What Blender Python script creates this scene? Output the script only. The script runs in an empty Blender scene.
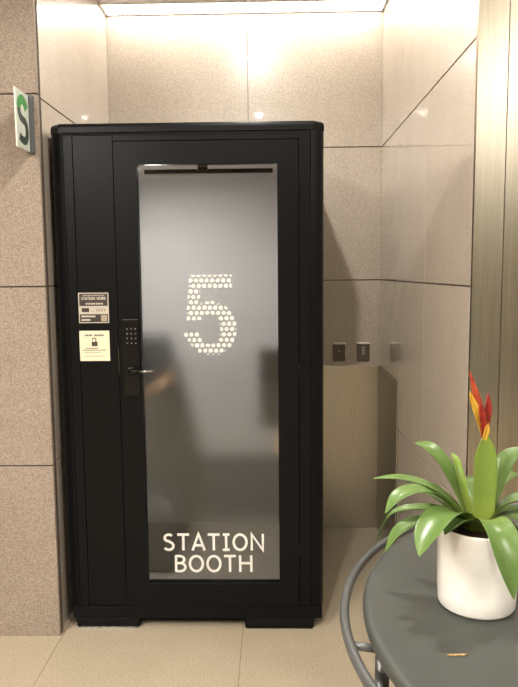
import bpy, bmesh, math
from mathutils import Vector, Matrix
C = bpy.context.scene.collection
PI = math.pi

# ------------------------------------------------------------------ materials
def srgb(r, g, b):
    f = lambda v: (v/255/12.92) if v/255 <= .04045 else ((v/255+.055)/1.055)**2.4
    return (f(r), f(g), f(b), 1)

def mat(name, col, rough=.5, metal=0, coat=0, coat_r=.03, spec=.5, emis=None, es=0):
    m = bpy.data.materials.new(name); m.use_nodes = True
    b = m.node_tree.nodes['Principled BSDF']
    b.inputs['Base Color'].default_value = col
    b.inputs['Roughness'].default_value = rough
    b.inputs['Metallic'].default_value = metal
    b.inputs['Coat Weight'].default_value = coat
    b.inputs['Coat Roughness'].default_value = coat_r
    b.inputs['Specular IOR Level'].default_value = spec
    if emis:
        b.inputs['Emission Color'].default_value = emis
        b.inputs['Emission Strength'].default_value = es
    return m

def noisy(name, c1, c2, scale=200, detail=4, lo=.35, hi=.65, big=None, bump=0, stretch=None, rvar=0, **k):
    """two-tone speckle (plus an optional large cloudy variation) in object coordinates"""
    m = mat(name, c1, **k); nt = m.node_tree; b = nt.nodes['Principled BSDF']
    tc = nt.nodes.new('ShaderNodeTexCoord'); src = tc.outputs['Object']
    if stretch:
        mp = nt.nodes.new('ShaderNodeMapping'); mp.inputs['Scale'].default_value = stretch
        nt.links.new(src, mp.inputs['Vector']); src = mp.outputs[0]
    n = nt.nodes.new('ShaderNodeTexNoise'); n.inputs['Scale'].default_value = scale; n.inputs['Detail'].default_value = detail
    nt.links.new(src, n.inputs['Vector'])
    r = nt.nodes.new('ShaderNodeValToRGB'); e = r.color_ramp.elements
    e[0].position = lo; e[1].position = hi; e[0].color = c1; e[1].color = c2
    nt.links.new(n.outputs['Fac'], r.inputs['Fac']); out = r.outputs['Color']
    if big:
        n2 = nt.nodes.new('ShaderNodeTexNoise'); n2.inputs['Scale'].default_value = big[0]; n2.inputs['Detail'].default_value = 5
        nt.links.new(tc.outputs['Object'], n2.inputs['Vector'])
        r2 = nt.nodes.new('ShaderNodeValToRGB'); r2.color_ramp.elements[0].position = .3; r2.color_ramp.elements[1].position = .7
        r2.color_ramp.elements[0].color = big[1]; r2.color_ramp.elements[1].color = big[2]
        nt.links.new(n2.outputs['Fac'], r2.inputs['Fac'])
        mx = nt.nodes.new('ShaderNodeMix'); mx.data_type = 'RGBA'; mx.blend_type = 'MULTIPLY'; mx.inputs[0].default_value = 1
        nt.links.new(out, mx.inputs[6]); nt.links.new(r2.outputs['Color'], mx.inputs[7]); out = mx.outputs[2]
    nt.links.new(out, b.inputs['Base Color'])
    if bump:
        bp = nt.nodes.new('ShaderNodeBump'); bp.inputs['Strength'].default_value = bump; bp.inputs['Distance'].default_value = .002
        nt.links.new(n.outputs['Fac'], bp.inputs['Height']); nt.links.new(bp.outputs['Normal'], b.inputs['Normal'])
    if rvar:
        mr = nt.nodes.new('ShaderNodeMapRange'); r0 = k.get('rough', .5)
        mr.inputs['To Min'].default_value = r0-rvar; mr.inputs['To Max'].default_value = r0+rvar
        nt.links.new(n.outputs['Fac'], mr.inputs['Value']); nt.links.new(mr.outputs[0], b.inputs['Roughness'])
    return m

W = (1, 1, 1, 1)
CL = (6, (.93, .92, .91, 1), W)
M = {}
M['stone_back'] = noisy('polished granite', srgb(166, 154, 139), srgb(202, 191, 176), 170, 6, .32, .68, big=CL, rough=.34, spec=.6, coat=.45, coat_r=.02)
M['stone_side'] = noisy('mirror polished granite', srgb(184, 171, 156), srgb(206, 194, 180), 170, 6, .3, .7, big=CL, rough=.22, spec=.5, coat=.9, coat_r=.015)
M['stone_side'].node_tree.nodes['Principled BSDF'].inputs['Coat IOR'].default_value = 1.65
M['stone_front'] = noisy('honed granite', srgb(124, 111, 99), srgb(162, 148, 135), 190, 6, .32, .68, big=CL, rough=.62, spec=.3)
M['joint'] = mat('dark joint filler', srgb(70, 58, 46), .8)
M['floor'] = noisy('floor stone', srgb(150, 137, 115), srgb(184, 172, 150), 160, 6, .33, .67, big=(4, (.94, .93, .92, 1), W), rough=.42, spec=.4)
M['grout'] = mat('grout', srgb(140, 120, 92), .85)
M['white'] = noisy('ceiling paint', srgb(246, 245, 242), srgb(250, 249, 247), 60, rough=.8)
M['hall'] = noisy('hall stone', srgb(132, 112, 88), srgb(150, 130, 104), 140, 5, rough=.4)
M['hall_glass'] = mat('greenish glass wall', srgb(120, 140, 122), .15)
M['steel'] = noisy('brushed stainless steel', srgb(184, 179, 166), srgb(200, 195, 182), 30, 3, stretch=(14, 14, .25), rough=.36, metal=1, rvar=.04)
M['steel_pier'] = noisy('brushed steel cladding', srgb(160, 152, 136), srgb(172, 164, 148), 24, 3, stretch=(12, 12, .15), rough=.33, metal=1, rvar=.04)
M['black'] = noisy('black powder coat', srgb(9, 10, 11), srgb(13, 14, 15), 400, 2, rough=.36, spec=.13)
M['black_gap'] = mat('black rubber', srgb(8, 8, 8), .7, spec=.2)
M['black_gloss'] = mat('black glossy plastic', srgb(9, 9, 10), .25, spec=.3)
M['key'] = mat('keypad legend', srgb(112, 112, 112), .5)
M['chrome'] = noisy('satin chrome', srgb(150, 150, 150), srgb(165, 165, 165), 80, rough=.2, metal=1)
M['vinyl'] = mat('white vinyl', srgb(212, 211, 205), .5)
M['cream'] = mat('cream paper', srgb(208, 202, 176), .6)
M['ink'] = mat('dark ink', srgb(52, 46, 42), .6)
M['greyink'] = mat('grey ink', srgb(150, 138, 120), .6)
M['label_dark'] = mat('dark label', srgb(46, 38, 36), .45)
M['label_light'] = mat('pale label', srgb(178, 170, 158), .5)
M['lining'] = noisy('light grey felt lining', srgb(176, 170, 166), srgb(188, 182, 178), 220, rough=.85)
M['lining_dark'] = noisy('dark grey felt', srgb(58, 59, 62), srgb(66, 67, 70), 220, rough=.9)
M['carpet'] = noisy('booth carpet', srgb(98, 92, 84), srgb(120, 112, 102), 260, rough=.95)
M['pad'] = noisy('charcoal upholstery', srgb(34, 36, 42), srgb(44, 46, 52), 260, rough=.8)
M['wood'] = noisy('oak veneer', srgb(134, 98, 62), srgb(156, 118, 78), 40, 4, stretch=(1, 10, 10), rough=.5)
M['screen'] = mat('switched off screen', srgb(22, 23, 26), .25)
M['ceramic'] = noisy('white ceramic', srgb(226, 222, 214), srgb(232, 229, 222), 40, rough=.35, coat=.3)
M['soil'] = noisy('soil', srgb(52, 38, 26), srgb(84, 62, 42), 180, rough=.95, bump=.6)
M['table'] = noisy('dark grey enamelled steel', srgb(54, 56, 52), srgb(60, 62, 57), 300, 2, rough=.45, spec=.45)
M['rail'] = noisy('grey enamelled tube', srgb(66, 67, 66), srgb(73, 74, 72), 300, 2, rough=.33)
M['scrap'] = noisy('dry petal', srgb(130, 100, 58), srgb(170, 142, 90), 300, rough=.7)
M['plate'] = noisy('dark bronze plate', srgb(98, 88, 74), srgb(106, 95, 80), 200, rough=.45, metal=.4)
M['plate_pale'] = mat('pale plate edge', srgb(235, 230, 215), .4)  # plain pale colour of the strip on each plate's top edge
M['sign'] = mat('white acrylic', srgb(192, 198, 186), .3)
M['green'] = mat('sign green', srgb(48, 132, 56), .4)
M['signdark'] = mat('sign dark green', srgb(50, 62, 56), .4)
M['bracket'] = mat('grey bracket', srgb(84, 86, 88), .5)

def leafmat(name, c1, c2, c3):
    m = mat(name, c1, .3, spec=.6); nt = m.node_tree; b = nt.nodes['Principled BSDF']
    uv = nt.nodes.new('ShaderNodeTexCoord')
    n = nt.nodes.new('ShaderNodeTexNoise'); n.inputs['Scale'].default_value = 18; n.inputs['Detail'].default_value = 4
    mp = nt.nodes.new('ShaderNodeMapping'); mp.inputs['Scale'].default_value = (.4, 5, 1)
    nt.links.new(uv.outputs['UV'], mp.inputs['Vector']); nt.links.new(mp.outputs[0], n.inputs['Vector'])
    r = nt.nodes.new('ShaderNodeValToRGB'); e = r.color_ramp.elements
    e[0].position = .3; e[0].color = c1; e[1].position = .75; e[1].color = c2
    nt.links.new(n.outputs['Fac'], r.inputs['Fac'])
    sp = nt.nodes.new('ShaderNodeSeparateXYZ'); nt.links.new(uv.outputs['UV'], sp.inputs[0])
    r2 = nt.nodes.new('ShaderNodeValToRGB'); e = r2.color_ramp.elements
    e[0].position = .0; e[0].color = (1, 1, 1, 1); e[1].position = .4; e[1].color = (0, 0, 0, 1)
    nt.links.new(sp.outputs[0], r2.inputs['Fac'])
    mx = nt.nodes.new('ShaderNodeMix'); mx.data_type = 'RGBA'
    nt.links.new(r2.outputs['Color'], mx.inputs[0]); nt.links.new(r.outputs['Color'], mx.inputs[6]); mx.inputs[7].default_value = c3
    nt.links.new(mx.outputs[2], b.inputs['Base Color'])
    tr = nt.nodes.new('ShaderNodeBsdfTranslucent'); nt.links.new(mx.outputs[2], tr.inputs['Color'])
    ms = nt.nodes.new('ShaderNodeMixShader'); ms.inputs[0].default_value = .3
    nt.links.new(b.outputs[0], ms.inputs[1]); nt.links.new(tr.outputs[0], ms.inputs[2])
    nt.links.new(ms.outputs[0], nt.nodes['Material Output'].inputs['Surface'])
    return m
M['leaf'] = leafmat('bromeliad leaf', srgb(72, 104, 46), srgb(128, 154, 86), srgb(158, 170, 90))
M['leaf_young'] = leafmat('young bromeliad leaf', srgb(108, 134, 52), srgb(138, 160, 74), srgb(158, 168, 74))
M['bract_red'] = noisy('red bract', srgb(112, 20, 16), srgb(146, 40, 24), 60, rough=.4)
M['bract_orange'] = noisy('orange bract', srgb(136, 36, 22), srgb(166, 70, 34), 60, rough=.4)
M['bract_yellow'] = noisy('yellow bract', srgb(176, 120, 30), srgb(186, 148, 50), 60, rough=.4)

def glassmat():
    m = bpy.data.materials.new('clear glass'); m.use_nodes = True; nt = m.node_tree; nt.nodes.remove(nt.nodes['Principled BSDF'])
    t = nt.nodes.new('ShaderNodeBsdfTransparent'); t.inputs[0].default_value = (.93, .95, .94, 1)
    g = nt.nodes.new('ShaderNodeBsdfGlossy'); g.inputs['Roughness'].default_value = .015
    f = nt.nodes.new('ShaderNodeFresnel'); f.inputs[0].default_value = 1.5
    x = nt.nodes.new('ShaderNodeMixShader')
    nt.links.new(f.outputs[0], x.inputs[0]); nt.links.new(t.outputs[0], x.inputs[1]); nt.links.new(g.outputs[0], x.inputs[2])
    nt.links.new(x.outputs[0], nt.nodes['Material Output'].inputs['Surface']); return m
M['glass'] = glassmat()
def filmmat():
    m = bpy.data.materials.new('frosted film'); m.use_nodes = True; nt = m.node_tree; nt.nodes.remove(nt.nodes['Principled BSDF'])
    r = nt.nodes.new('ShaderNodeBsdfRefraction'); r.inputs['Roughness'].default_value = .36; r.inputs['IOR'].default_value = 1.25
    r.inputs['Color'].default_value = (.91, .93, .96, 1)
    d = nt.nodes.new('ShaderNodeBsdfDiffuse'); d.inputs[0].default_value = (.8, .8, .8, 1)
    x = nt.nodes.new('ShaderNodeMixShader'); x.inputs[0].default_value = .03
    nt.links.new(r.outputs[0], x.inputs[1]); nt.links.new(d.outputs[0], x.inputs[2])
    nt.links.new(x.outputs[0], nt.nodes['Material Output'].inputs['Surface']); return m
M['film'] = filmmat()
def emit(name, col, s):
    return mat(name, (.8, .8, .8, 1), .5, emis=col, es=s)

# ------------------------------------------------------------------ geometry helpers
def box(bm, x0, x1, y0, y1, z0, z1, bev=0, seg=1, mi=0):
    t = bmesh.new()
    bmesh.ops.create_cube(t, size=1)
    bmesh.ops.scale(t, vec=(x1-x0, y1-y0, z1-z0), verts=t.verts)
    bmesh.ops.translate(t, vec=((x0+x1)/2, (y0+y1)/2, (z0+z1)/2), verts=t.verts)
    if bev: bmesh.ops.bevel(t, geom=list(t.edges), offset=bev, segments=seg, profile=.5, affect='EDGES')
    merge(bm, t, mi)
def merge(bm, t, mi=0):
    vm = {v: bm.verts.new(v.co) for v in t.verts}
    for f in t.faces:
        try:
            nf = bm.faces.new([vm[v] for v in f.verts]); nf.material_index = mi; nf.smooth = f.smooth
        except ValueError: pass
    t.free()
def prism(bm, pts, axis, a, b, bev=0, seg=1, mi=0):
    """pts 2-D outline, extruded along axis from a to b"""
    def P(p, w):
        return {'x': (w, p[0], p[1]), 'y': (p[0], w, p[1]), 'z': (p[0], p[1], w)}[axis]
    t = bmesh.new()
    lo = [t.verts.new(P(p, a)) for p in pts]; hi = [t.verts.new(P(p, b)) for p in pts]
    t.faces.new(lo); t.faces.new(hi); n = len(pts)
    for i in range(n): t.faces.new((lo[i], lo[(i+1) % n], hi[(i+1) % n], hi[i]))
    bmesh.ops.recalc_face_normals(t, faces=t.faces)
    if bev: bmesh.ops.bevel(t, geom=[e for e in t.edges if e.calc_face_angle(0) > .6], offset=bev, segments=seg, profile=.5, affect='EDGES')
    merge(bm, t, mi)
def tube(bm, pts, r, n=14, closed=False, mi=0, taper=None):
    pts = [Vector(p) for p in pts]; N = len(pts); rings = []
    up = Vector((0, 0, 1)); side = None
    for i, p in enumerate(pts):
        a = pts[i-1] if (i or closed) else p; b = pts[(i+1) % N] if (i < N-1 or closed) else p
        t = (b-a).normalized()
        s = t.cross(up)
        if s.length < 1e-3: s = side or Vector((1, 0, 0))
        s.normalize(); side = s; u = s.cross(t).normalized()
        rr = r*(taper[i] if taper else 1)
        rings.append([bm.verts.new(p+rr*(math.cos(2*PI*k/n)*s+math.sin(2*PI*k/n)*u)) for k in range(n)])
    for i in range(N if closed else N-1):
        A, B = rings[i], rings[(i+1) % N]
        for k in range(n):
            f = bm.faces.new((A[k], A[(k+1) % n], B[(k+1) % n], B[k])); f.smooth = True; f.material_index = mi
    if not closed:
        for R in (rings[0], rings[-1]):
            f = bm.faces.new(R); f.material_index = mi
def lathe(bm, cx, cy, prof, n=64, mi=0, smooth=True):
    rings = []
    for r, z in prof:
        if r < 1e-6: rings.append([bm.verts.new((cx, cy, z))])
        else: rings.append([bm.verts.new((cx+r*math.cos(2*PI*k/n), cy+r*math.sin(2*PI*k/n), z)) for k in range(n)])
    for A, B in zip(rings, rings[1:]):
        for k in range(n):
            q = [A[k % len(A)], A[(k+1) % len(A)], B[(k+1) % len(B)], B[k % len(B)]]
            u = []
            for v in q:
                if v not in u: u.append(v)
            if len(u) > 2:
                f = bm.faces.new(u); f.smooth = smooth; f.material_index = mi

def obj(name, bm, mats, parent=None, root=None):
    bmesh.ops.recalc_face_normals(bm, faces=bm.faces)
    me = bpy.data.meshes.new(name); bm.to_mesh(me); bm.free()
    for m in (mats if isinstance(mats, (list, tuple)) else [mats]): me.materials.append(m)
    o = bpy.data.objects.new(name, me); C.objects.link(o)
    if parent:
        o.parent = parent
        if parent.parent is None: o.location = -parent.location      # meshes are drawn in room coordinates
    return o
def tag(o, label, cat, group=None):
    o['label'] = label; o['category'] = cat
    if group: o['group'] = group
    return o
def thing(name, label, cat, loc, group=None):
    o = bpy.data.objects.new(name, None); o.empty_display_size = .1; C.objects.link(o); o.location = loc
    return tag(o, label, cat, group)
def structure(o):
    o['kind'] = 'structure'; return o
def autosmooth(o, ang=35):
    me = o.data
    for p in me.polygons: p.use_smooth = True
    bm = bmesh.new(); bm.from_mesh(me)
    for e in bm.edges:
        if e.calc_face_angle(0) > math.radians(ang): e.smooth = False
    bm.to_mesh(me); bm.free()
    return o

# ------------------------------------------------------------------ lettering: strokes drawn as flat ribbons
def arc(cx, cy, rx, ry, a0, a1, n=14):
    return [(cx+rx*math.cos(math.radians(a0+(a1-a0)*i/n)), cy+ry*math.sin(math.radians(a0+(a1-a0)*i/n))) for i in range(n+1)]
GL = {  # unit cap height, (advance width, strokes)
 'S': (.60, [arc(.29, .755, .215, .20, 38, 180, 10)+arc(.29, .755, .215, .20, 180, 268, 6)[1:]+arc(.28, .275, .245, .235, 82, -90, 12)[1:]+arc(.28, .275, .245, .235, -90, -148, 5)[1:]]),
 'T': (.62, [[(.0, .96), (.62, .96)], [(.31, .96), (.31, 0)]]),
 'A': (.70, [[(.03, 0), (.35, 1.0), (.67, 0)], [(.14, .31), (.56, .31)]]),
 'I': (.40, [[(.02, .96), (.38, .96)], [(.20, .96), (.20, .04)], [(.02, .04), (.38, .04)]]),
 'O': (.78, [arc(.39, .5, .335, .46, 0, 360, 32)]),
 'N': (.74, [[(.08, 0), (.08, .98), (.66, .02), (.66, 1)]]),
 'B': (.62, [[(.09, .96), (.30, .96)]+arc(.30, .745, .22, .215, 90, -90, 10)[1:]+[(.09, .53)], [(.09, .53), (.32, .53)]+arc(.32, .285, .25, .245, 90, -90, 10)[1:]+[(.09, .04)], [(.09, 1), (.09, 0)]]),
 'H': (.74, [[(.08, 0), (.08, 1)], [(.66, 0), (.66, 1)], [(.08, .53), (.66, .53)]]),
 'W': (.95, [[(.02, 1), (.25, .03), (.475, .9), (.70, .03), (.93, 1)]]),
 'R': (.64, [[(.09, 0), (.09, .96), (.30, .96)]+arc(.30, .73, .23, .23, 90, -90, 10)[1:]+[(.09, .5)], [(.33, .5), (.60, 0)]]),
 'K': (.64, [[(.09, 0), (.09, 1)], [(.58, 1), (.10, .46)], [(.25, .62), (.60, 0)]]),
 ' ': (.35, []),
}
def ribbon(bm, pts, w, place, mi=0):
    """flat stroke of width w through 2-D pts; place(u, v, d) -> 3-D; d = 0 back, 1 front"""
    pts = [Vector(p) for p in pts]; N = len(pts)
    closed = (pts[0]-pts[-1]).length < 1e-6
    if closed: pts = pts[:-1]; N -= 1
    L, R = [], []
    for i, p in enumerate(pts):
        a = pts[i-1] if (i or closed) else None; b = pts[(i+1) % N] if (i < N-1 or closed) else None
        d1 = (p-a).normalized() if a is not None else (b-p).normalized()
        d2 = (b-p).normalized() if b is not None else d1
        n1 = Vector((-d1.y, d1.x)); n2 = Vector((-d2.y, d2.x)); m = (n1+n2)
        m = m.normalized() if m.length > 1e-4 else n1
        k = min(1/max(.3, m.dot(n1)), 2.4)
        L.append(p+m*w/2*k); R.append(p-m*w/2*k)
    for i in range(N if closed else N-1):
        j = (i+1) % N
        q = [L[i], L[j], R[j], R[i]]
        lo = [bm.verts.new(place(v.x, v.y, 0)) for v in q]; hi = [bm.verts.new(place(v.x, v.y, 1)) for v in q]
        for f in ([lo[3], lo[2], lo[1], lo[0]], hi, *[[lo[k], lo[(k+1) % 4], hi[(k+1) % 4], hi[k]] for k in range(4)]):
            bm.faces.new(f).material_index = mi
def lettering(bm, text, x0, x1, z0, h, y, stroke, t=.0006, gap=.14, mi=0):
    """text fitted between x0 and x1 on a plane facing -y"""
    k = 0; tot = sum(GL[c][0] for c in text)+gap*(len(text)-1); s = (x1-x0)/tot; x = x0
    for c in text:
        adv, st = GL[c]
        for p in st:
            ribbon(bm, [(x+q[0]*s, z0+q[1]*h) for q in p], stroke, lambda u, v, d, k=k: (u, y-d*(t+k*.00006), v), mi); k = (k+1) % 5
        x += (adv+gap)*s

# ------------------------------------------------------------------ room shell
XL, XR, YB, ZC = -.957, .637, 4.01, 3.066
ZJ = [0, .766, 1.527, 2.300, ZC]
def panel_wall(name, axis, face, back, us, zs, m, gu=.003, gz=.006, filler=.012):
    """stone slabs with open joints over a dark backing; axis is the wall's normal"""
    bm = bmesh.new(); s = 1 if back > face else -1
    for i in range(len(us)-1):
        for j in range(len(zs)-1):
            u0 = us[i]+(gu/2 if i else 0); u1 = us[i+1]-(gu/2 if i < len(us)-2 else 0)
            z0 = zs[j]+(gz/2 if j else 0); z1 = zs[j+1]-(gz/2 if j < len(zs)-2 else 0)
            a, b = sorted((face, face+s*.02))
            if axis == 'y': box(bm, u0, u1, a, b, z0, z1, .0008)
            elif axis == 'x': box(bm, a, b, u0, u1, z0, z1, .0008)
            else: box(bm, u0, u1, z0, z1, a, b, .0008)
    a, b = sorted((face+s*filler*.5, back))
    e = .001
    if axis == 'y': box(bm, us[0]+e, us[-1]-e, a, b, zs[0]+e, zs[-1]-e, mi=1)
    elif axis == 'x': box(bm, a, b, us[0]+e, us[-1]-e, zs[0]+e, zs[-1]-e, mi=1)
    else: box(bm, us[0]+e, us[-1]-e, zs[0]+e, zs[-1]-e, a, b, mi=1)
    return structure(obj(name, bm, [m, M['joint'] if axis != 'z' else M['grout']]))
panel_wall('wall_back', 'y', YB, YB+.12, [XL, -.142, XR], ZJ, M['stone_back'])
panel_wall('wall_left', 'x', XL, XL-.12, [2.801, YB], ZJ, M['stone_side'])
panel_wall('wall_right', 'x', XR, XR+.12, [2.186, 2.85, YB], ZJ, M['stone_side'], gu=.0015)
panel_wall('wall_front_left', 'y', 2.755, 2.80, [-4, -2.55, -.945], ZJ, M['stone_front'])
panel_wall('wall_front_right', 'y', 2.165, 2.195, [XR, .732, 1.6, 2.5, 4], [0, ZC], M['steel_pier'], gu=.002, gz=.002)
panel_wall('floor', 'z', 0, -.1, [-4, -3.306, -2.516, -1.726, -.936, -.146, .644, 1.434, 2.224, 3.014, 4],
           [-4, -2.47, -.89, .69, 2.27, YB+.12], M['floor'], gu=.003, gz=.003, filler=.004)
bm = bmesh.new(); box(bm, -4, 4, -4, YB+.12, ZC, ZC+.1); structure(obj('ceiling', bm, M['white']))
bm = bmesh.new(); box(bm, -4.1, -4, -4, 2.80, 0, ZC); structure(obj('wall_hall_left', bm, M['hall']))
bm = bmesh.new(); box(bm, 4, 4.1, -4, 2.195, 0, ZC); structure(obj('wall_hall_right', bm, M['hall']))
bm = bmesh.new(); box(bm, -4, 4, -4.1, -4, 0, ZC); structure(obj('wall_hall_back', bm, M['hall']))
bm = bmesh.new(); box(bm, .9, 2.6, -3.998, -3.96, 0, 2.3, .004); structure(obj('window_1', bm, M['hall_glass']))

# stainless wainscot that wraps the alcove's right corner
bm = bmesh.new()
prism(bm, [(.10, 4.008), (.10, 4.0), (.629, 4.0), (.629, 3.40), (.635, 3.40), (.635, 4.008)], 'z', .003, 1.012, .001)
tag(obj('steel_wall_panel', bm, M['steel']), 'brushed stainless steel lower wall panel in the corner to the right of the black booth', 'wall panel')

def switch_plate(x0, x1, label, legend):
    t = thing('wall_switch_plate', label, 'switch plate', ((x0+x1)/2, 4.009, 1.04), 'small dark plates on the back wall')
    bm = bmesh.new(); box(bm, x0, x1, 3.999, 4.009, 1.04, 1.143, .002, 2); obj('plate', bm, M['plate'], t)
    bm = bmesh.new(); box(bm, x0-.003, x1+.003, 3.990, 4.0085, 1.1435, 1.1545, .001); obj('top_strip', bm, M['plate_pale'], t)['label'] = 'pale strip along the top edge'
    cx = (x0+x1)/2
    bm = bmesh.new()
    if legend:
        for z, w in ((1.122, .011), (1.112, .008), (1.102, .011), (1.092, .008), (1.080, .010)):
            box(bm, cx-w, cx+w, 3.9982, 3.9988, z, z+.006)
        obj('legend', bm, M['label_light'], t)
    else:
        lathe(bm, 0, 0, [(0, .0), (.005, 0), (.005, .003), (0, .003)], 16)
        bmesh.ops.rotate(bm, cent=(0, 0, 0), matrix=Matrix.Rotation(PI/2, 3, 'X'), verts=bm.verts)
        bmesh.ops.translate(bm, vec=(cx, 3.9995, 1.10), verts=bm.verts)
        obj('indicator', bm, M['label_light'], t)
switch_plate(.356, .428, 'small dark wall plate beside the booth with one pale dot and no lettering', False)
switch_plate(.500, .574, 'small dark wall plate near the wall corner with a column of pale lettering', True)

# ------------------------------------------------------------------ projecting sign on the left pier
t = thing('projecting_sign', 'small white sign with a green and dark S sticking out from the left stone pier', 'sign', (-.985, 2.755, 2.07))
bm = bmesh.new(); box(bm, -.982, -.975, 2.60, 2.735, 2.066, 2.288, .002, 2); obj('panel', bm, M['sign'], t)
bm = bmesh.new(); box(bm, -.991, -.960, 2.737, 2.755, 2.064, 2.290, .002); obj('wall_bracket', bm, M['bracket'], t)
bm = bmesh.new()
def sgn(u, v, d): return (-.975+d*.0012, u+.004, v-.019)
upper = [(2.703, 2.246)]+arc(2.663, 2.236, .040, .038, 20, 180, 10)
lower = arc(2.663, 2.236, .040, .038, 180, 250, 6)+arc(2.668, 2.158, .036, .040, 62, -90, 9)+[(2.640, 2.122), (2.622, 2.130)]
ribbon(bm, upper, .036, sgn, 0); ribbon(bm, lower, .030, sgn, 1)
obj('logo', bm, [M['green'], M['signdark']], t)

# ------------------------------------------------------------------ the booth
YF = 2.826; BX0, BX1, BYB, BZ = -.931, .214, 3.965, 2.199
B = thing('work_booth', 'tall black telephone style work booth with glass door marked 5', 'booth', ((BX0+BX1)/2, 3.395, 0))
K = M['black']
# corner posts with a two-facet outer corner, drawn in plan
def post(sx):
    x = BX1 if sx > 0 else BX0
    P = [(x-sx*.058, YF), (x-sx*.026, YF+.003), (x-sx*.006, YF+.024), (x, YF+.058), (x, YF+.105), (x-sx*.05, YF+.105), (x-sx*.05, YF+.05), (x-sx*.058, YF+.05)]
    bm = bmesh.new(); prism(bm, P, 'z', .103, 2.158); autosmooth(obj('corner_post', bm, K, B), 50)
post(1); post(-1)
bm = bmesh.new(); box(bm, BX0+.0595, BX0+.098, YF+.0005, YF+.05, .103, 2.148, .001); obj('corner_trim', bm, K, B)
bm = bmesh.new(); box(bm, BX0+.0995, -.6655, YF+.003, YF+.045, .104, 2.148, .0015, 2); obj('front_panel', bm, K, B)
bm = bmesh.new(); box(bm, .1085, .1545, YF+.001, YF+.05, .104, 2.148, .002, 2); obj('door_jamb', bm, K, B)
bm = bmesh.new(); box(bm, -.664, .1075, YF+.001, YF+.05, 2.124, 2.148, .0015); obj('header', bm, K, B)
for x0, x1 in ((BX0+.003, BX0+.04), (BX1-.04, BX1-.003)):
    bm = bmesh.new(); box(bm, x0, x1, YF+.106, BYB-.041, .103, 2.158, .002); obj('side_panel', bm, K, B)
bm = bmesh.new(); box(bm, BX0+.003, BX1-.003, BYB-.04, BYB, .103, 2.158, .004); obj('rear_panel', bm, K, B)
# roof cap with clipped corners and a stepped front edge
def cap(z0, z1, ins, name, bev):
    c = .035
    P = [(BX0+ins+c*1.2, YF+ins), (BX1-ins-c*1.2, YF+ins), (BX1-ins, YF+ins+c), (BX1-ins, BYB-ins), (BX0+ins, BYB-ins), (BX0+ins, YF+ins+c)]
    bm = bmesh.new(); prism(bm, P, 'z', z0, z1)
    if bev:
        es = [e for e in bm.edges if all(abs(v.co.z-z1) < 1e-5 for v in e.verts)]
        bmesh.ops.bevel(bm, geom=es, offset=bev, segments=3, profile=.5, affect='EDGES')
    return obj(name, bm, K, B)
cap(2.160, BZ, .0, 'roof', .017)
bm = bmesh.new(); box(bm, -.872, .155, YF+.006, YF+.05, 2.149, 2.1595); obj('shadow_gap', bm, M['black_gap'], B)
bm = bmesh.new(); box(bm, BX0+.028, BX1-.008, YF-.004, BYB-.01, .048, .1025, .003, 2); obj('base_rail', bm, K, B)
bm = bmesh.new(); box(bm, BX0+.05, BX1-.04, YF+.03, BYB-.04, .022, .047); obj('plinth', bm, M['black_gap'], B)
for x0, x1, y0 in ((-.890, -.608, YF-.002), (-.137, .168, YF-.002), (-.890, -.608, 3.80), (-.137, .168, 3.80)):
    bm = bmesh.new(); box(bm, x0, x1, y0, y0+.12, .0065, .0475, .003); f = obj('foot', bm, M['black_gap'], B)
    bm = bmesh.new(); box(bm, x0+.004, x1-.004, y0-.002, y0+.118, .0002, .006, .001); obj('foot_plate', bm, M['chrome'] if x0 < -.5 else M['black_gap'], f)
# door
bm = bmesh.new()
def frame(bm, x0, x1, z0, z1, a0, a1, c0, c1, y0, y1, bev):
    o = [(x0, z0), (x1, z0), (x1, z1), (x0, z1)]; i = [(a0, c0), (a1, c0), (a1, c1), (a0, c1)]
    t = bmesh.new(); V = {}
    for k, ring in (('o', o), ('i', i)):
        for y in (0, 1): V[k, y] = [t.verts.new((p[0], (y0, y1)[y], p[1])) for p in ring]
    for k in range(4):
        j = (k+1) % 4
        t.faces.new((V['o', 0][k], V['o', 0][j], V['i', 0][j], V['i', 0][k])); t.faces.new((V['o', 1][k], V['o', 1][j], V['i', 1][j], V['i', 1][k]))
        t.faces.new((V['o', 0][k], V['o', 0][j], V['o', 1][j], V['o', 1][k])); t.faces.new((V['i', 0][k], V['i', 0][j], V['i', 1][j], V['i', 1][k]))
    bmesh.ops.recalc_face_normals(t, faces=t.faces)
    bmesh.ops.bevel(t, geom=[e for e in t.edges if e.calc_face_angle(0) > .6], offset=bev, segments=2, profile=.5, affect='EDGES')
    merge(bm, t)
GX0, GX1, GZ0, GZ1 = -.566, .018, .209, 2.028
frame(bm, -.6625, .1055, .1045, 2.1215, GX0, GX1, GZ0, GZ1, YF-.003, YF+.042, .0018)
door = obj('door', bm, K, B)
bm = bmesh.new(); box(bm, GX0, GX1, YF+.016, YF+.024, GZ0, GZ1); obj('glass_pane', bm, M['glass'], door)['label'] = 'clear glass pane of the door'
bm = bmesh.new(); box(bm, GX0+.001, GX1-.001, YF+.0243, YF+.0253, .478, 1.982); obj('frosted_film', bm, M['film'], door)['label'] = 'frosted film over the middle of the glass'
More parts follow.
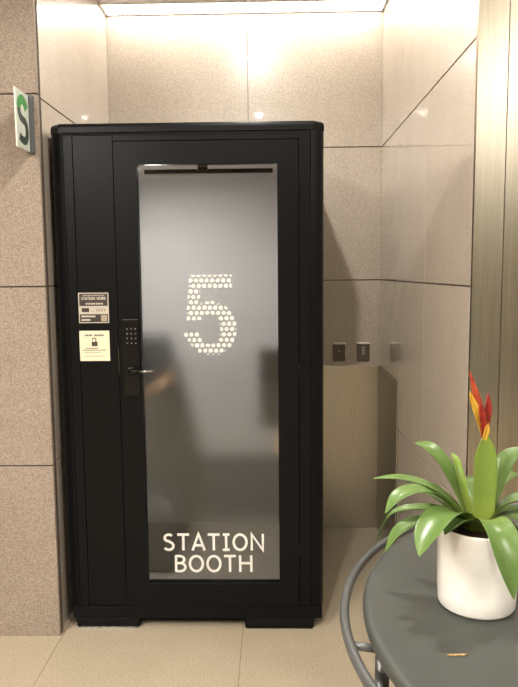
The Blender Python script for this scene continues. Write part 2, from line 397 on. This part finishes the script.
# number 5 made of white dots (outline in its own 0..1 pixel grid, 5.18 px of grid per pixel)
def in5(x, y):
    if 68 <= y <= 152 and 128-(y-68)*.087 <= x <= 398: return True
    if 68 <= y <= 357 and 128-(y-68)*.087 <= x <= 197-(y-152)*.05: return True
    if (x-262)**2/163**2+(y-408)**2/174**2 <= 1:
        if (x-255)**2/66**2+(y-412)**2/95**2 <= 1: return False
        if x < 192 and 352 < y < 428: return False
        if y < 430 and x < 192: return False
        return True
    return 85 <= x <= 190 and 428 <= y <= 462
S5 = .000823*.82; YD = YF+.0158
def d5(x, y): return (-.2705+(x-258)*S5, YD, 1.397-(y-325)*S5)
bm = bmesh.new()
rows = 15
for r in range(rows+1):
    y = 70+34.2*r
    for c in range(13):
        x = 67+34.4*c+(17.2 if r % 2 == 0 else 0)
        if not in5(x, y):
            y2 = y+9 if r == 0 else y
            if not any(in5(x+11*math.cos(a), y+11*math.sin(a)) for a in (0, PI/2, PI, 3*PI/2)): continue
            cx_, cy_ = next((x+11*math.cos(a), y+11*math.sin(a)) for a in (0, PI/2, PI, 3*PI/2) if in5(x+11*math.cos(a), y+11*math.sin(a)))
            R0 = 6
        else: cx_, cy_, R0 = x, y, 13.8
        ring = []
        for k in range(16):
            a = 2*PI*k/16; rr = R0
            while rr > 2 and not in5(cx_+rr*math.cos(a), cy_+rr*math.sin(a)): rr -= 1
            ring.append(d5(cx_+rr*math.cos(a), cy_+rr*math.sin(a)))
        lo = [bm.verts.new(p) for p in ring]; hi = [bm.verts.new((p[0], p[1]-.0004, p[2])) for p in ring]
        bm.faces.new(lo); bm.faces.new(hi)
        for k in range(16): bm.faces.new((lo[k], lo[(k+1) % 16], hi[(k+1) % 16], hi[k]))
obj('number_decal', bm, M['vinyl'], door)['label'] = 'figure 5 in rows of white dots on the glass'
bm = bmesh.new()
lettering(bm, 'STATION', -.496, -.048, .354, .076, YD, .0110)
lettering(bm, 'BOOTH', -.449, -.100, .255, .076, YD, .0110)
obj('lettering', bm, M['vinyl'], door)['label'] = 'white capital lettering low on the glass'
for z in (.35, 1.15, 1.93):
    bm = bmesh.new(); tube(bm, [(.107, YF-.001, z-.045), (.107, YF-.001, z+.045)], .0035, 10); obj('hinge', bm, K, door)
for x0, x1, y0 in ((-.70, -.625, .046), (.07, .13, .051)):
    bm = bmesh.new(); box(bm, x0, x1, YF+y0, YF+y0+.010, .119, 2.12); obj('light_leak_blocker', bm, M['black_gap'], B)  # unseen strips added to stop booth lamp light leaking past the door
# lock and lever
bm = bmesh.new(); box(bm, -.645, -.573, YF-.011, YF-.0032, 1.055, 1.385, .003, 3); lk = obj('keypad_lock', bm, M['black_gloss'], B)
for r in range(4):
    for c in range(3):
        bm = bmesh.new(); x = -.624+c*.018; z = 1.344-r*.0205
        box(bm, x-.0025, x+.0025, YF-.0118, YF-.0111, z-.0025, z+.0025, .0003); obj('key', bm, M['key'], lk)
bm = bmesh.new(); box(bm, -.622, -.594, YF-.030, YF-.0112, 1.153, 1.181, .004, 2)
tube(bm, [(-.608, YF-.03, 1.167), (-.608, YF-.044, 1.167), (-.602, YF-.050, 1.167), (-.574, YF-.052, 1.167)], .008, 12)
lv = obj('lever_handle', bm, M['black_gloss'], B)
bm = bmesh.new(); tube(bm, [(-.573, YF-.052, 1.167), (-.54, YF-.052, 1.167), (-.504, YF-.052, 1.167)], .006, 12); obj('grip', bm, M['chrome'], lv)['label'] = 'chrome lever grip'
bm = bmesh.new(); box(bm, -.6655, -.6632, YF-.004, YF+.002, 1.15, 1.265, .0005); obj('strike_plate', bm, M['chrome'], B)['label'] = 'thin chrome strike strip'
# notices on the fixed panel
ys = YF+.0028
def sheet(name, x0, x1, z0, z1, m, label):
    bm = bmesh.new(); box(bm, x0, x1, ys-.0008, ys, z0, z1); o = obj(name, bm, m, B); o['label'] = label; return o
s1 = sheet('information_sticker', -.831, -.702, 1.369, 1.498, M['label_light'], 'dark information sticker with pale border, above the cream notice')
yb = ys-.0009
bm = bmesh.new()
def r_(x0, x1, z0, z1, mi, d=0): box(bm, x0, x1, yb-.0004-d, yb-d, z0, z1, mi=mi)
r_(-.827, -.706, 1.442, 1.494, 0); r_(-.827, -.706, 1.373, 1.407, 0)
r_(-.818, -.786, 1.416, 1.433, 0)
for i in range(9): r_(-.810+i*.0105, -.803+i*.0105, 1.485, 1.489, 1, .0005)
lettering(bm, 'STATION WORK', -.818, -.714, 1.468, .012, yb-.0005, .0026, mi=1)
for i in range(7): r_(-.800+i*.011, -.792+i*.011, 1.448, 1.455, 1, .0005)
for i in range(4): r_(-.757+i*.0115, -.749+i*.0115, 1.418, 1.431, 2)
r_(-.775, -.768, 1.417, 1.423, 2)
r_(-.820, -.760, 1.394, 1.401, 1, .0005); r_(-.820, -.782, 1.379, 1.386, 1, .0005)
r_(-.736, -.710, 1.376, 1.403, 2, .0005); 
obj('printing', bm, [M['label_dark'], M['label_light'], M['greyink']], s1)
s2 = sheet('notice_sticker', -.832, -.703, 1.206, 1.336, M['cream'], 'cream notice with a padlock drawing and lines of small print')
bm = bmesh.new()
for i in range(10): 
    if i != 4: r_(-.808+i*.0082, -.802+i*.0082, 1.313, 1.320, 0)
r_(-.780, -.755, 1.270, 1.289, 0)
ribbon(bm, [(-.762, 1.289), (-.762, 1.296)]+arc(-.7685, 1.298, .0075, .007, 10, 180, 8)+[(-.776, 1.294)], .0036, lambda u, v, d: (u, yb-d*.0004, v), 0)
for z, n, x in ((1.259, 6, -.805), (1.251, 11, -.817), (1.241, 8, -.812), (1.225, 10, -.812)):
    for i in range(n): r_(x+i*.0088, x+.0066+i*.0088, z, z+.0035, 1 if z < 1.245 else 0)
obj('printing', bm, [M['ink'], M['greyink']], s2)

# inside of the booth
bm = bmesh.new(); box(bm, BX0+.045, BX1-.045, YF+.12, BYB-.045, .103, .118); obj('booth_floor', bm, M['carpet'], B)
bm = bmesh.new(); box(bm, BX0+.041, BX0+.052, YF+.108, BYB-.046, .119, 2.12); box(bm, BX1-.052, BX1-.041, YF+.108, BYB-.046, .119, 2.12)
box(bm, BX0+.053, BX1-.053, BYB-.055, BYB-.043, .119, 2.12); obj('inner_lining', bm, M['lining'], B)['label'] = 'light grey inner lining'
bm = bmesh.new(); box(bm, BX0+.053, BX1-.053, YF+.06, BYB-.046, 2.122, 2.140); obj('inner_ceiling', bm, M['lining'], B)
bm = bmesh.new(); box(bm, BX0+.054, BX1-.054, BYB-.075, BYB-.056, .119, .50, .003); obj('skirting_panel', bm, M['lining_dark'], B)
bm = bmesh.new(); box(bm, -.81, -.47, 2.95, 3.25, 2.112, 2.121, .002); obj('booth_lamp', bm, emit('booth lamp', (1, .96, .92, 1), .5), B)
bm = bmesh.new(); box(bm, -.322, -.278, YF+.06, YF+.10, 2.005, 2.05, .003); box(bm, -.55, .0, YF+.075, YF+.105, 2.0, 2.018, .002); obj('door_closer', bm, M['black'], B)
# seat with a high padded back along the left side, desk with screen on the right
bm = bmesh.new(); box(bm, BX0+.06, -.50, 3.12, 3.80, .119, .43, .012, 2); obj('bench', bm, M['pad'], B)
bm = bmesh.new(); box(bm, BX0+.054, BX0+.16, 3.0, 3.86, .45, 1.22, .03, 4); prism(bm, [(-.765, .45), (-.43, .45), (-.47, .72), (-.60, 1.20), (-.63, 1.22), (-.765, 1.22)], 'y', 3.80, 3.885, .02, 3); obj('bench_back', bm, M['pad'], B)
bm = bmesh.new(); box(bm, -.0, BX1-.054, 3.10, 3.85, .70, .73, .004); obj('desk', bm, M['wood'], B)
bm = bmesh.new(); box(bm, -.0, BX1-.07, 3.80, 3.84, .119, .69, .004); obj('desk_support', bm, M['lining_dark'], B)
bm = bmesh.new(); box(bm, -.085, .155, 3.60, 3.625, .74, 1.17, .006); box(bm, .0, .08, 3.61, 3.66, .731, .80, .004); box(bm, -.04, .12, 3.56, 3.70, .7305, .738, .003); obj('monitor', bm, M['screen'], B)

bm = bmesh.new(); prism(bm, [(-.655, .975), (-.575, 1.025), (-.545, 1.025), (-.545, 1.0), (-.625, .95), (-.655, .95)], 'y', 3.25, 3.75, .006, 2); obj('arm_rest', bm, M['wood'], B)
# ------------------------------------------------------------------ round table with an outer rail
TX, TY, TZ, TR = .722, 1.062, 1.0, .572
T = thing('round_table', 'round dark grey metal table with an outer tube rail carrying the potted plant', 'table', (TX, TY, 0))
bm = bmesh.new()
prof = [(0, TZ-.004), (TR-.03, TZ-.004), (TR-.016, TZ-.001)]
prof += [(TR-.012+.012*math.sin(a), TZ-.012+.012*math.cos(a)) for a in [i*PI/8 for i in range(0, 9)]]
prof += [(TR-.02, TZ-.024), (TR-.02, TZ-.010), (0, TZ-.010)]
prof[0] = (0, TZ); prof[1] = (TR-.03, TZ); prof[2] = (TR-.018, TZ)
lathe(bm, TX, TY, prof, 128); obj('tabletop', bm, M['table'], T)
RR, RZ = .604, .982
bm = bmesh.new(); tube(bm, [(TX+RR*math.cos(2*PI*k/128), TY+RR*math.sin(2*PI*k/128), RZ) for k in range(128)], .0085, 14, True); obj('outer_rail', bm, M['rail'], T)
for k in range(4):
    a = math.radians(184+90*k); ca, sa = math.cos(a), math.sin(a)
    q = lambda r, z, s=0: (TX+r*ca-s*sa, TY+r*sa+s*ca, z)
    bm = bmesh.new(); tube(bm, [q(.556, .972, .02), q(.562, .5, .02), q(.60, .012, .02)], .0115, 14); lg = obj('leg', bm, M['rail'], T)
    bm = bmesh.new(); tube(bm, [q(.60, .008, .02), q(.6003, .0002, .02)], .015, 14); obj('foot_cap', bm, M['black_gap'], lg)
    bm = bmesh.new(); tube(bm, [q(.548, .972), q(.575, .976), q(.598, .981)], .007, 10); obj('rail_bracket', bm, M['rail'], T)
bm = bmesh.new(); tube(bm, [(TX+.53*math.cos(2*PI*k/96), TY+.53*math.sin(2*PI*k/96), .974) for k in range(96)], .0085, 12, True); obj('under_frame', bm, M['rail'], T)

# ------------------------------------------------------------------ potted bromeliad
PX, PY = .351, 1.124
P = thing('potted_bromeliad', 'green bromeliad with one red and yellow flower spike in a white pot on the table', 'potted plant', (PX, PY, TZ))
bm = bmesh.new()
pr = [(0, TZ+.0005), (.059, TZ+.0005), (.0632, TZ+.002), (.0652, TZ+.0055), (.0665, TZ+.03), (.0683, TZ+.139), (.068, TZ+.143), (.0665, TZ+.144), (.0645, TZ+.142), (.0635, TZ+.11), (0, TZ+.11)]
lathe(bm, PX, PY, pr, 72); obj('pot', bm, M['ceramic'], P)['label'] = 'plain white ceramic pot'
bm = bmesh.new(); lathe(bm, PX, PY, [(.0625, TZ+.112), (.0625, TZ+.129), (.04, TZ+.133), (0, TZ+.135)], 40); obj('soil', bm, M['soil'], P)

def spline(pts, n):
    pts = [Vector(p) for p in pts]; Q = [2*pts[0]-pts[1]]+pts+[2*pts[-1]-pts[-2]]; out = []
    m = len(pts)-1
    for s in range(n+1):
        u = s/n*m; i = min(int(u), m-1); t = u-i
        a, b, c, d = Q[i:i+4]
        out.append(.5*((2*b)+(c-a)*t+(2*a-5*b+4*c-d)*t*t+(3*b-a-3*c+d)*t**3))
    return out
def strap(name, pts, hw, m, parent, tip=.55, twist=0, n=18, gutter=.28, face=None, base=.75, thick=.0012):
    """arching strap leaf: guttered blade, widest past the middle, pointed tip"""
    c = [v+Vector((PX, PY, TZ)) for v in spline(pts, n)]
    d = Vector(pts[-1])-Vector(pts[0]); d.z = 0
    hd = d.normalized() if d.length > .02 else Vector((0, -1, 0))
    side = Vector((-hd.y, hd.x, 0)) if face is None else Vector(face)
    bm = bmesh.new(); uvl = bm.loops.layers.uv.new('UVMap'); rows = []
    for i, p in enumerate(c):
        t = i/n
        tg = (c[min(i+1, n)]-c[max(i-1, 0)]).normalized()
        s = (side-tg*side.dot(tg)).normalized(); nr = s.cross(tg).normalized()
        if nr.z < 0 and face is None: nr = -nr
        if twist:
            q = Matrix.Rotation(twist*t, 3, tg); s = q @ s; nr = q @ nr
        w = hw*(base+(1-base)*min(1, t/.45))
        if t > tip: w *= max(.02, 1-((t-tip)/(1-tip))**2.2)
        rows.append([bm.verts.new(p+s*w*k+nr*w*gutter*k*k) for k in (-1, -.5, 0, .5, 1)])
    for i in range(n):
        for k in range(4):
            f = bm.faces.new((rows[i][k], rows[i][k+1], rows[i+1][k+1], rows[i+1][k])); f.smooth = True
            for l, (a, b) in zip(f.loops, ((i, k), (i, k+1), (i+1, k+1), (i+1, k))): l[uvl].uv = (a/n, b/4)
    me = bpy.data.meshes.new(name); bm.to_mesh(me); bm.free(); me.materials.append(m)
    o = bpy.data.objects.new(name, me); C.objects.link(o); o.parent = parent
    if parent.parent is None: o.location = -parent.location
    md = o.modifiers.new('thickness', 'SOLIDIFY'); md.thickness = thick; md.offset = 0
    sb = o.modifiers.new('smooth', 'SUBSURF'); sb.levels = 1; sb.render_levels = 2
    return o
LV = [
 ([(-.0094, 0, .130), (-.0412, .0075, .1763), (-.0833, .015, .2044), (-.1344, .0225, .2166), (-.1789, .03, .2143)], .0150, {}),
 ([(-.0129, 0, .130), (-.0552, -.0125, .1834), (-.1011, -.025, .2089), (-.1422, -.0375, .2045), (-.169, -.05, .1797)], .0190, {}),
 ([(-.0163, 0, .130), (-.0439, .015, .1537), (-.0879, .03, .1592), (-.1418, .045, .1426), (-.1695, .06, .078)], .0140, {}),
 ([(-.0128, 0, .130), (-.0532, -.0075, .1496), (-.1064, -.015, .1507), (-.1417, -.0225, .1359), (-.1648, -.03, .1036)], .0160, {}),
 ([(-.0094, -.004, .130), (-.0428, -.03, .1722), (-.0774, -.06, .18), (-.1069, -.09, .1614), (-.1273, -.12, .1362)], .0215, {}),
 ([(-.0094, .003, .130), (-.0246, .0175, .1782), (-.0492, .035, .2307), (-.0739, .0525, .2606), (-.0972, .07, .269)], .0190, dict(tip=.75)),
 ([(-.001, -.012, .134), (.0055, -.042, .1655), (.010, -.080, .160), (.0142, -.105, .1249), (.0216, -.12, .0664)], .0215, {}),
 ([(.0078, 0, .130), (.0228, .0075, .1762), (.0413, .015, .2222), (.0586, .0225, .2522), (.0798, .03, .2716)], .0180, dict(tip=.7)),
 ([(.0079, -.002, .130), (.031, -.01, .17), (.054, -.02, .1912), (.077, -.03, .1947), (.1001, -.04, .181)], .0200, {}),
 ([(.0079, -.005, .130), (.0292, -.0175, .160), (.0537, -.037, .168), (.0775, -.0575, .150), (.0867, -.075, .1175)], .0185, {}),
 ([(.0078, 0, .130), (.0441, .0175, .1563), (.0909, .035, .1498), (.1342, .0525, .1246), (.1632, .07, .0739)], .0165, {}),
 ([(.0009, .006, .130), (.0204, .0325, .1729), (.0552, .065, .199), (.0994, .0975, .2001), (.1442, .13, .1782)], .0175, {}),
 ([(-.0025, .008, .130), (.0001, .035, .1665), (.0027, .07, .1862), (.0015, .105, .1903), (-.0037, .14, .1753)], .0165, {}),
 ([(-.008, .006, .130), (-.045, .045, .165), (-.085, .085, .175), (-.115, .12, .145)], .0160, {}),
 ([(-.004, -.008, .130), (-.0296, -.03, .160), (-.055, -.055, .168), (-.078, -.080, .156)], .0150, {}),
]
for pts, hw, k in LV: strap('leaf', pts, hw*1.25, M['leaf'], P, **k)
strap('leaf', [(-.0043, .002, .130), (-.0151, .02, .1773), (-.0209, .04, .2163), (-.025, .06, .2418), (-.027, .08, .2474)], .008, M['leaf_young'], P)
strap('leaf', [(.0035, -.008, .130), (.0047, -.012, .17), (.0055, -.011, .2287), (.0075, -.006, .270), (.0086, -.002, .3045)], .0200, M['leaf_young'], P, tip=.6, face=(1, -.05, 0), gutter=.22)['label'] = 'broad upright central leaf'
bm = bmesh.new(); tube(bm, [(PX+.003, PY+.004, TZ+.11), (PX+.0069, PY+.006, TZ+.2357), (PX+.0075, PY+.004, TZ+.300)], .0035, 10); st = obj('flower_stalk', bm, M['leaf_young'], P)
BR = [([(.0068, .003, .2973), (-.0001, .0043, .3384), (-.0084, .0067, .3725), (-.0186, .01, .4101)], .0068, 'bract_orange'),
      ([(.0055, .001, .3), (-.0043, 0, .3339), (-.0134, -.001, .3565), (-.0207, -.001, .3772)], .0066, 'bract_yellow'),
      ([(.0068, .002, .2973), (.0103, .001, .3286), (.0121, .001, .3512), (.0115, .001, .3719)], .0068, 'bract_red'),
      ([(.0063, -.002, .2903), (.0082, -.004, .3046), (.0099, -.005, .3136), (.0109, -.005, .3243)], .0052, 'bract_yellow'),
      ([(.0060, -.001, .2953), (.0038, -.004, .3222), (-.0008, -.005, .3434), (-.0034, -.006, .3576)], .0066, 'bract_red')]
for pts, hw, m in BR:
    strap('bract', pts, hw, M[m], st, tip=.35, gutter=.45, face=(1, 0, 0), n=12, base=.7, thick=.003)

# a dry scrap lying on the table top
bm = bmesh.new()
for i, (x, w) in enumerate(((0, .0006), (.012, .0024), (.022, .0018), (.033, .0005))): pass
prof = [(0, 0), (.008, -.0022), (.018, -.0012), (.026, -.0024), (.033, 0), (.024, .0018), (.014, .0012), (.006, .0026)]
prism(bm, [(.2585+p[0], .960+p[1]+p[0]*.08) for p in prof], 'z', TZ+.0002, TZ+.0022, .0004)
tag(obj('dried_petal', bm, M['scrap']), 'tiny dry orange plant scrap lying on the dark table in front of the pot', 'petal')

# ------------------------------------------------------------------ lamps
WARM = (1, .955, .89)
def downlight(x, y, power, label, spot=150, blend=.6, r=.05):
    t = thing('downlight', label, 'ceiling light', (x, y, ZC), 'recessed downlights')
    bm = bmesh.new(); lathe(bm, x, y, [(.052, ZC-.001), (.052, ZC-.008), (.066, ZC-.006), (.068, ZC-.0005)], 40); obj('trim_ring', bm, M['white'], t)
    bm = bmesh.new(); lathe(bm, x, y, [(0, ZC-.004), (.051, ZC-.004), (.051, ZC-.001), (0, ZC-.001)], 32); obj('lens', bm, emit('lamp lens', (1, .93, .82, 1), 30), t)
    l = bpy.data.lights.new('downlight_lamp', 'SPOT'); l.energy = power; l.color = WARM; l.spot_size = math.radians(spot); l.spot_blend = blend; l.shadow_soft_size = r
    o = bpy.data.objects.new('downlight_lamp', l); C.objects.link(o); o.location = (x, y, ZC-.012)
downlight(-.12, 3.20, 22, 'recessed ceiling downlight above the booth near the back wall', 176, .12)
downlight(-.13, 1.53, 80, 'recessed ceiling downlight in front of the booth', 165, .3, .03)
downlight(-.13, -.14, 55, 'recessed ceiling downlight above the viewpoint')
downlight(1.35, 1.75, 50, 'recessed ceiling downlight to the right above the round table')
downlight(-2.2, .4, 55, 'recessed ceiling downlight in the hall to the left')
downlight(.6, -2.6, 55, 'recessed ceiling downlight in the hall behind on the right')
downlight(-1.6, -2.2, 55, 'recessed ceiling downlight in the hall behind on the left')
# flush luminous ceiling panels; the hall pair is added as fill light
def panel_light(x, y, sx, sy, power, label):
    t = thing('ceiling_panel_light', label, 'ceiling light', (x, y, ZC), 'flush ceiling light panels')
    bm = bmesh.new(); frame2(bm, x, y, sx, sy); obj('frame', bm, M['white'], t)
    bm = bmesh.new(); box(bm, x-sx/2, x+sx/2, y-sy/2, y+sy/2, ZC-.010, ZC-.002); obj('diffuser', bm, emit('panel diffuser', (1, .95, .87, 1), power), t)
def frame2(bm, x, y, sx, sy, w=.010):
    X, Y = sx/2, sy/2
    for x0, x1, y0, y1 in ((-X-w, X+w, -Y-w, -Y), (-X-w, X+w, Y, Y+w), (-X-w, -X, -Y, Y), (X, X+w, -Y, Y)):
        box(bm, x+x0, x+x1, y+y0, y+y1, ZC-.012, ZC-.001)
panel_light((XL+XR)/2, 3.925, XR-XL-.03, .14, 7.5, 'slim bright ceiling light strip along the top of the back wall')
panel_light(-1.9, -.6, .6, 2.4, 30, 'added long fill light panel on the hall ceiling to the left of the viewpoint')  # added soft source that brightens the upright walls
panel_light(1.9, -1.2, .6, 2.4, 14, 'added long fill light panel on the hall ceiling behind on the right')  # second added fill source, also mirrored in the steel pier
# lamp inside the booth
l = bpy.data.lights.new('booth_lamp_light', 'AREA'); l.energy = 14; l.size = .28; l.color = (1, .95, .9)
o = bpy.data.objects.new('booth_lamp_light', l); C.objects.link(o); o.location = (-.64, 3.10, 2.105)

w = bpy.data.worlds.new('World'); bpy.context.scene.world = w; w.use_nodes = True
w.node_tree.nodes['Background'].inputs[0].default_value = (1, .95, .88, 1); w.node_tree.nodes['Background'].inputs[1].default_value = .05

# ------------------------------------------------------------------ camera
pt, yw, rl = math.radians(6.12), math.radians(1.29), math.radians(-.505)
fw = Vector((-math.sin(yw)*math.cos(pt), math.cos(yw)*math.cos(pt), -math.sin(pt)))
rt = Vector((math.cos(yw), math.sin(yw), 0)); up = rt.cross(fw)
rt, up = rt*math.cos(rl)+up*math.sin(rl), up*math.cos(rl)-rt*math.sin(rl)
cd = bpy.data.cameras.new('Camera'); cd.sensor_fit = 'VERTICAL'; cd.sensor_height = 36; cd.lens = 668/687*36; cd.clip_start = .02
cam = bpy.data.objects.new('Camera', cd); C.objects.link(cam)
mw = Matrix((rt, up, -fw)).transposed().to_4x4(); mw.translation = (0, 0, 1.58); cam.matrix_world = mw
sc = bpy.context.scene; sc.camera = cam
sc.view_settings.view_transform = 'Standard'; sc.view_settings.look = 'None'; sc.view_settings.exposure = .9; sc.view_settings.gamma = 1
sc.view_settings.use_curve_mapping = False
